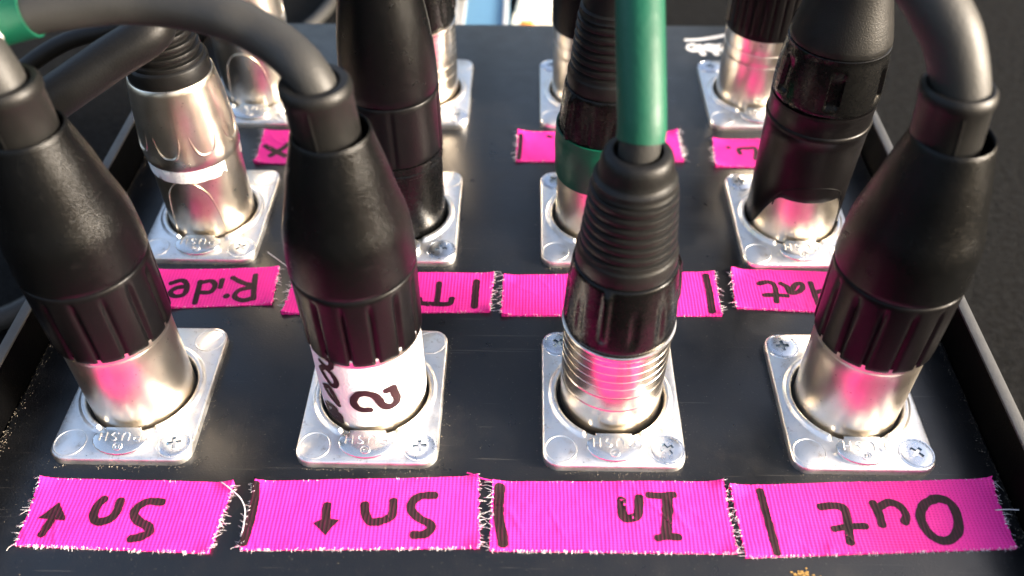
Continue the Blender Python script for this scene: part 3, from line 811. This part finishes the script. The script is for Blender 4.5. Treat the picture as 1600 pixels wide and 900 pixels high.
# --- back row
plug_nickel(0, 2, 'nickel plug with an oval emblem under the grey cable arch', [(-67.68, 106.4, 46), (-67.7, 106.6, 53), (-69, 110, 64), (-72, 124, 74), (-80, 150, 70), (-90, 190, 40)], 3.4, tape=False, mat='barrel')
plug_ribbed(1, 2, 'ribbed plug with a ringed nickel barrel behind the all black plug', [(-22.56, 106.4, 50), (-22.5, 107, 58), (-22, 114, 72), (-20, 134, 80), (-16, 170, 66), (-12, 220, 30)], 3.3, rings=True, rot=R(10), cmat='black_cable')
def plug_back(c, r, label, ribbed, cab):
    t = thing('cable_plug', label, 'plug', (XS[c], YS[r], Z0), 'plugs pushed into the box')
    P = [(9.3, -6.5), (9.65, -6), (9.65, 0), (9.65, 5), (9.65, 8.6), (9.65, 8.75), (9.6, 8.8), (9.6, 9.0), (9.66, 9.05), (9.7, 9.2), (9.7, 10.8), (9.7, 12.3), (9.7, 12.42), (9.63, 12.5), (9.63, 12.75), (9.72, 12.85), (9.75, 13), (9.8, 15), (9.8, 17.1), (9.4, 17.4)]
    link('barrel', mesh('barrel', *lathe(P, 96), 'barrel'), t)
    n = 26
    link('collar', mesh('collar', *lathe([(9.4, 17.0), (10.0, 17.0), (10.25, 17.5), (10.3, 19)] + [(10.3, 20.5 + 2 * k) for k in range(7)] + [(10.1, 35), (9.4, 35.2)], 26 * 8,
        (lambda a, z, k: -0.35 * max(0, math.cos(n * a)) ** 3 if 2 < k < 12 else 0.0) if ribbed else None), 'collar', sharp=60), t)
    link('shell', mesh('shell', *lathe([(9.4, 35.2), (9.9, 35.3), (10, 36), (9.6, 42), (8.6, 48), (7, 54), (6, 59), (5.4, 60), (3.6, 59.8)], 80), 'shell'), t)
    add_cable(t, cab, 3.4, 'black_cable')
    return t
plug_back(2, 2, 'smooth black plug mostly hidden behind the green taped plug', False, [(0, 0, 54), (0, 1, 64), (2, 10, 78), (6, 34, 84), (14, 80, 60), (20, 130, 20)])
plug_back(3, 2, 'black plug with a finely ribbed collar beside the printed logo', True, [(0, 0, 54), (0, 1, 64), (3, 10, 78), (8, 34, 84), (16, 80, 60), (22, 130, 20)])

WARP = False
# ------------------------------------------------------------------ pink tape labels
def tape(key, label, seed, ragL=1.0, ragR=1.0, near=1.0):
    d = DATA[key]
    FL, FR, NR, NL = [Vector((*p, 0)) for p in d['c']]
    cen = (FL + FR + NR + NL) / 4
    rnd = random.Random(seed)
    L = ((FR - FL).length + (NR - NL).length) / 2
    nx, ny = max(24, int(L / 0.42)), 32
    def h(x, y):
        v = 0.36 + 0.20 * noise.noise(Vector((x * .09, y * .12, seed))) + 0.06 * noise.noise(Vector((x * .4, y * .4, seed + 5)))
        w = noise.noise(Vector(((x * .8 + y * .6) * .22, (y * .8 - x * .6) * .05, seed + 2)))
        v += 0.35 * max(0.0, 1 - abs(w) / 0.05) * max(0.0, noise.noise(Vector((x * .06, y * .1, seed + 8))))
        for k, q in enumerate((FL, FR, NR, NL)):
            v += (0.9, 0.5, 0.35, 0.7)[(k + seed) % 4] * max(0.0, 1 - math.hypot(x - q.x, y - q.y) / 4.0) ** 2
        return max(0.16, v)
    def pt(u, v): return FL.lerp(FR, u).lerp(NL.lerp(NR, u), v)
    V, F = [], []
    ex = [[0.45 * noise.noise(Vector((j * .55, 0, seed + k * 9))) + 0.22 * noise.noise(Vector((j * 1.7, 3, seed + k * 9))) for j in range(ny + 1)] for k in (0, 1)]
    ey = [[(0.10 + 0.06 * k) * noise.noise(Vector((i * .8, 7, seed + k * 5))) for i in range(nx + 1)] for k in (0, 1)]
    for j in range(ny + 1):
        for i in range(nx + 1):
            p = pt(i / nx, j / ny)
            if i == 0: p.x += ex[0][j]
            elif i == nx: p.x += ex[1][j]
            if j == 0: p.y += ey[0][i]
            elif j == ny: p.y += ey[1][i]
            V.append((p.x - cen.x, p.y - cen.y, h(p.x, p.y)))
    at = lambda i, j: j * (nx + 1) + i
    for j in range(ny):
        for i in range(nx): F.append((at(i, j), at(i, j + 1), at(i + 1, j + 1), at(i + 1, j)))
    ring = [at(i, 0) for i in range(nx)] + [at(nx, j) for j in range(ny)] + [at(i, ny) for i in range(nx, 0, -1)] + [at(0, j) for j in range(ny, 0, -1)]
    b = len(V)
    for k in ring: V.append((V[k][0], V[k][1], 0.01))
    m = len(ring)
    F += [(ring[k], ring[(k + 1) % m], b + (k + 1) % m, b + k) for k in range(m)]
    t = thing('tape_label', label, 'tape label', (cen.x, cen.y, Z0 + PZ), 'pink cloth tape labels on the box')
    link('cloth_strip', mesh('cloth_strip', V, F, 'pink', sharp=60), t)
    if d['s'] or d['f']:
        vf = ribbon(d['s'], d['f'], lift=0.045, mapf=lambda x, y, u: (x - cen.x, y - cen.y, h(x, y) + u))
        link('handwriting', mesh('handwriting', *vf, 'ink', False), t)
    parts = []
    def strand(p, dirv, ln, r=0.055):
        up = h(p.x, p.y) * rnd.uniform(.5, 1.0)
        dirv = Vector((dirv[0], dirv[1], 0)).normalized()
        side = Vector((-dirv.y, dirv.x, 0)) * rnd.uniform(-.35, .35)
        a = Vector((p.x - cen.x, p.y - cen.y, up)) - dirv * .25
        P = [a, a + dirv * ln * .4 + side * ln * .2 + Vector((0, 0, rnd.uniform(-.05, .2))), a + dirv * ln * .75 + side * ln * .7 + Vector((0, 0, rnd.uniform(-.1, .15))), a + dirv * (ln + .2) + side * ln * 1.3 + Vector((0, 0, rnd.uniform(-.25, .1)))]
        for q in P: q.z = max(0.06, q.z)
        parts.append(tube(P, r * rnd.uniform(.7, 1.25), 4, taper=lambda f: 1.0 - .65 * f))
    for k, rag, sg in ((0, ragL, -1), (1, ragR, 1)):
        for _ in range(int(52 * rag)):
            v = rnd.random(); p = pt(k, v); p.x += ex[k][min(ny, int(v * ny))]
            strand(p, (sg, rnd.uniform(-.7, .7)), rnd.choice((.25, .35, .5, .6, .8, 1.0, 1.6)) * rag ** .5)
    for _ in range(int(L * 3.8 * near)):
        u = rnd.random(); p = pt(u, 1)
        cl = 0.5 + 0.5 * noise.noise(Vector((u * L * .35, 2, seed)))
        strand(p, (rnd.uniform(-.35, .35), -1), (0.18 + 0.95 * cl ** 1.6 * rnd.random() ** 1.5) * near, .06)
    for _ in range(int(L * 0.9)):
        u = rnd.random(); p = pt(u, 0)
        strand(p, (rnd.uniform(-.8, .8), 1), rnd.uniform(.1, .35), .045)
    link('frayed_threads', mesh('frayed_threads', *join(*parts), 'thread'), t, kind='stuff')
    return t, cen

def loose(t, cen, P, r=0.11, mat='thread'):
    Q = spline([(x - cen.x, y - cen.y, z) for x, y, z in P], .35)
    link('loose_thread', mesh('loose_thread', *tube(Q, r, 6, taper=lambda f: 1.05 - .4 * f), mat), t)

t, c0 = tape('sn_up', 'frayed pink tape label reading Sn with an upward arrow', 11)
loose(t, c0, DATA['loose'][0])
tape('sn_down', 'frayed pink tape label reading Sn with a downward arrow', 23, 1.0, .8)
t, c0 = tape('in', 'frayed pink tape label reading In with a bar at its end', 31, .9, .8)
loose(t, c0, DATA['loose'][1], .16, 'pink')
t, c0 = tape('out', 'frayed pink tape label reading Out with a bar at its end', 43, .8, .8)
loose(t, c0, DATA['loose'][2])
t, c0 = tape('ride', 'frayed pink tape label reading Ride in the middle row', 57, .6, .9, .6)
loose(t, c0, DATA['loose'][3], .09)
tape('tom', 'frayed pink tape label with the letter T and a bar at its end', 61, .9, .9, .6)
tape('blank_bar', 'pink tape label half hidden behind the ribbed green cabled plug, a bar at its end', 73, .9, .9, .6)
tape('hat', 'frayed pink tape label reading Hat beside the front right plug', 83, .9, .6, .7)
tape('cross', 'small pink tape label with a cross beside the grey cable bend', 97, .9, .5, .6)
tape('green_side', 'pink tape label running behind the green taped plug', 103, .9, 1.3, .6)
tape('l_dot', 'pink tape label with the letter L behind the glossy slotted plug', 113, .9, .6, .6)

# ------------------------------------------------------------------ loose cables and things behind the box
def loose_cable(label, P, r, mat='cable', group=None):
    Q = spline(P, 3.0)
    c = Q[len(Q) // 2]
    o = link('cable', mesh('cable', *tube([v - c for v in Q], r, 20), mat), None, tuple(c))
    o['label'] = label; o['category'] = 'cable'
    if group: o['group'] = group
    return o
loose_cable('thin black cable arching behind the front left plug', [(x, y, z + Z0) for x, y, z in [(-190, 40, -55)] + D['thin'] + [(-30, 210, 20), (-20, 260, -54), (0, 300, -54.6)]], 2.1, 'black_cable')
loose_cable('grey cable lying on the carpet beside the left edge of the box', [(x, y, z + Z0) for x, y, z in D['floor']], 3.4)
loose_cable('dark grey cable lying on the carpet behind the box', [(-110, 210, 2.6), (-92, 232, 2.6), (-83, 252, 2.6), (-79, 280, 2.6), (-84, 330, 2.6)], 2.6)

t = thing('blue_case', 'light blue case with pale trim lying behind the back edge of the box', 'case', (-17, 232, 0))
def rslab(x0, x1, y0, y1, z0, z1, cr):
    P = [(x0, y0), (x1, y0)]
    for k in range(7): P.append((x1 - cr + cr * math.cos(k * PI / 12), y1 - cr + cr * math.sin(k * PI / 12)))
    for k in range(7): P.append((x0 + cr - cr * math.sin(k * PI / 12), y1 - cr + cr * math.cos(k * PI / 12)))
    n = len(P)
    V = [(x, y, z) for z in (z0, z1) for x, y in P]
    F = [tuple(range(n))[::-1], tuple(n + i for i in range(n))] + [(i, (i + 1) % n, n + (i + 1) % n, n + i) for i in range(n)]
    return V, F
link('case_body', mesh('case_body', *rslab(-17, 15, -10, 30, 0, 9, 9), 'blue'), t)
for x in (-6.6, -4.2, 13.6): link('trim_strip', mesh('trim_strip', *box(x - .9, x + .9, -9.7, 27, 9.05, 10.2, .3), 'strip'), t)
t = thing('cream_pouch', 'cream white pouch lying behind the box beside the blue case', 'pouch', (9, 245, 0), None, R(-6))
link('pouch_body', mesh('pouch_body', *rslab(-9.5, 10.5, -8, 60, 0, 3, 8), 'cream'), t)
link('pouch_flap', mesh('pouch_flap', *box(-9, 10, 6, 40, 3.05, 4.2, .5), 'cream'), t)
t = thing('orange_connector', 'small orange connector between the cream pouch and the box', 'connector', (5.5, 238, 0))
link('housing', mesh('housing', *box(-3, 3, -4, 3, 0, 6, .8), 'orange'), t)
link('collar', mesh('collar', *box(-2, 2, -7, -4.05, 1, 5, .5), 'orange'), t)

# ------------------------------------------------------------------ dust and lint on the panel
def specks(n, seed):
    rnd = random.Random(seed)
    V, F = [], []
    def put(x, y, s):
        z = PZ + s * .3; b = len(V)
        a = rnd.uniform(0, 2 * PI); e = rnd.uniform(1, 2.2)
        for k in range(3):
            t = a + k * 2 * PI / 3
            V.append((x + s * math.cos(t) * (e if k == 0 else 1), y + s * math.sin(t) * (e if k == 0 else 1), z))
        V.append((x, y, z + s)); V.append((x, y, PZ + .005))
        F.extend([(b + i, b + (i + 1) % 3, b + 3) for i in range(3)] + [(b + (i + 1) % 3, b + i, b + 4) for i in range(3)])
    for c in range(4):
        for r in range(3):
            for _ in range(n):
                side = rnd.choice('LRRBBT'); o = .05 + abs(rnd.gauss(0, 0.6))
                u = rnd.uniform(-1, 1)
                if side == 'L': x, y = -13 - o, u * 16
                elif side == 'R': x, y = 13 + o, u * 16
                elif side == 'B': x, y = u * 12, -16.3 - o
                else: x, y = u * 12, 16.3 + o
                put(XS[c] + x, YS[r] + y, rnd.uniform(.03, .09) * (2 if rnd.random() < .06 else 1))
    for _ in range(n * 5):
        put(rnd.uniform(-91, 91), rnd.uniform(-43, 145), rnd.uniform(.025, .075))
    for s in (-1, 1):
        for _ in range(n * 5): put(s * (91.8 - abs(rnd.gauss(0, .9))), rnd.uniform(-43, 140), rnd.uniform(.03, .09) * (1.8 if rnd.random() < .05 else 1))
    return V, F
V, F = specks(230, 5)
o = link('dust', mesh('dust', V, F, 'dust', False), None, (0, 0, Z0), kind='stuff')
o['label'] = 'pale dust and lint lying on the black panel round the sockets'; o['category'] = 'dust'

rnd = random.Random(3)
V, F = [], []
for k in range(26):
    x, y = 52.8 + rnd.gauss(0, 1.1), -35.9 + rnd.gauss(0, .35); w = rnd.uniform(.12, .32); a = rnd.uniform(0, 6.28)
    b = len(V)
    for i in range(5):
        q = a + i * 2 * PI / 5; rr = w * rnd.uniform(.6, 1.2)
        V.append((x + rr * math.cos(q), y + rr * .7 * math.sin(q), PZ + .02 + k * .002))
    V += [(v[0], v[1], PZ + .10 + k * .002) for v in V[b:b + 5]]
    F += [tuple(b + 5 + i for i in range(5))] + [(b + i, b + (i + 1) % 5, b + 5 + (i + 1) % 5, b + 5 + i) for i in range(5)]
M['flake'] = simple('ochre_flakes', (0.42, 0.24, 0.06), 0.8, 0, 0.3, 2000)
link('paint_flakes', mesh('paint_flakes', [(x, y - 52, z + Z0) for x, y, z in V], F, 'flake', False), stage, kind='stuff')
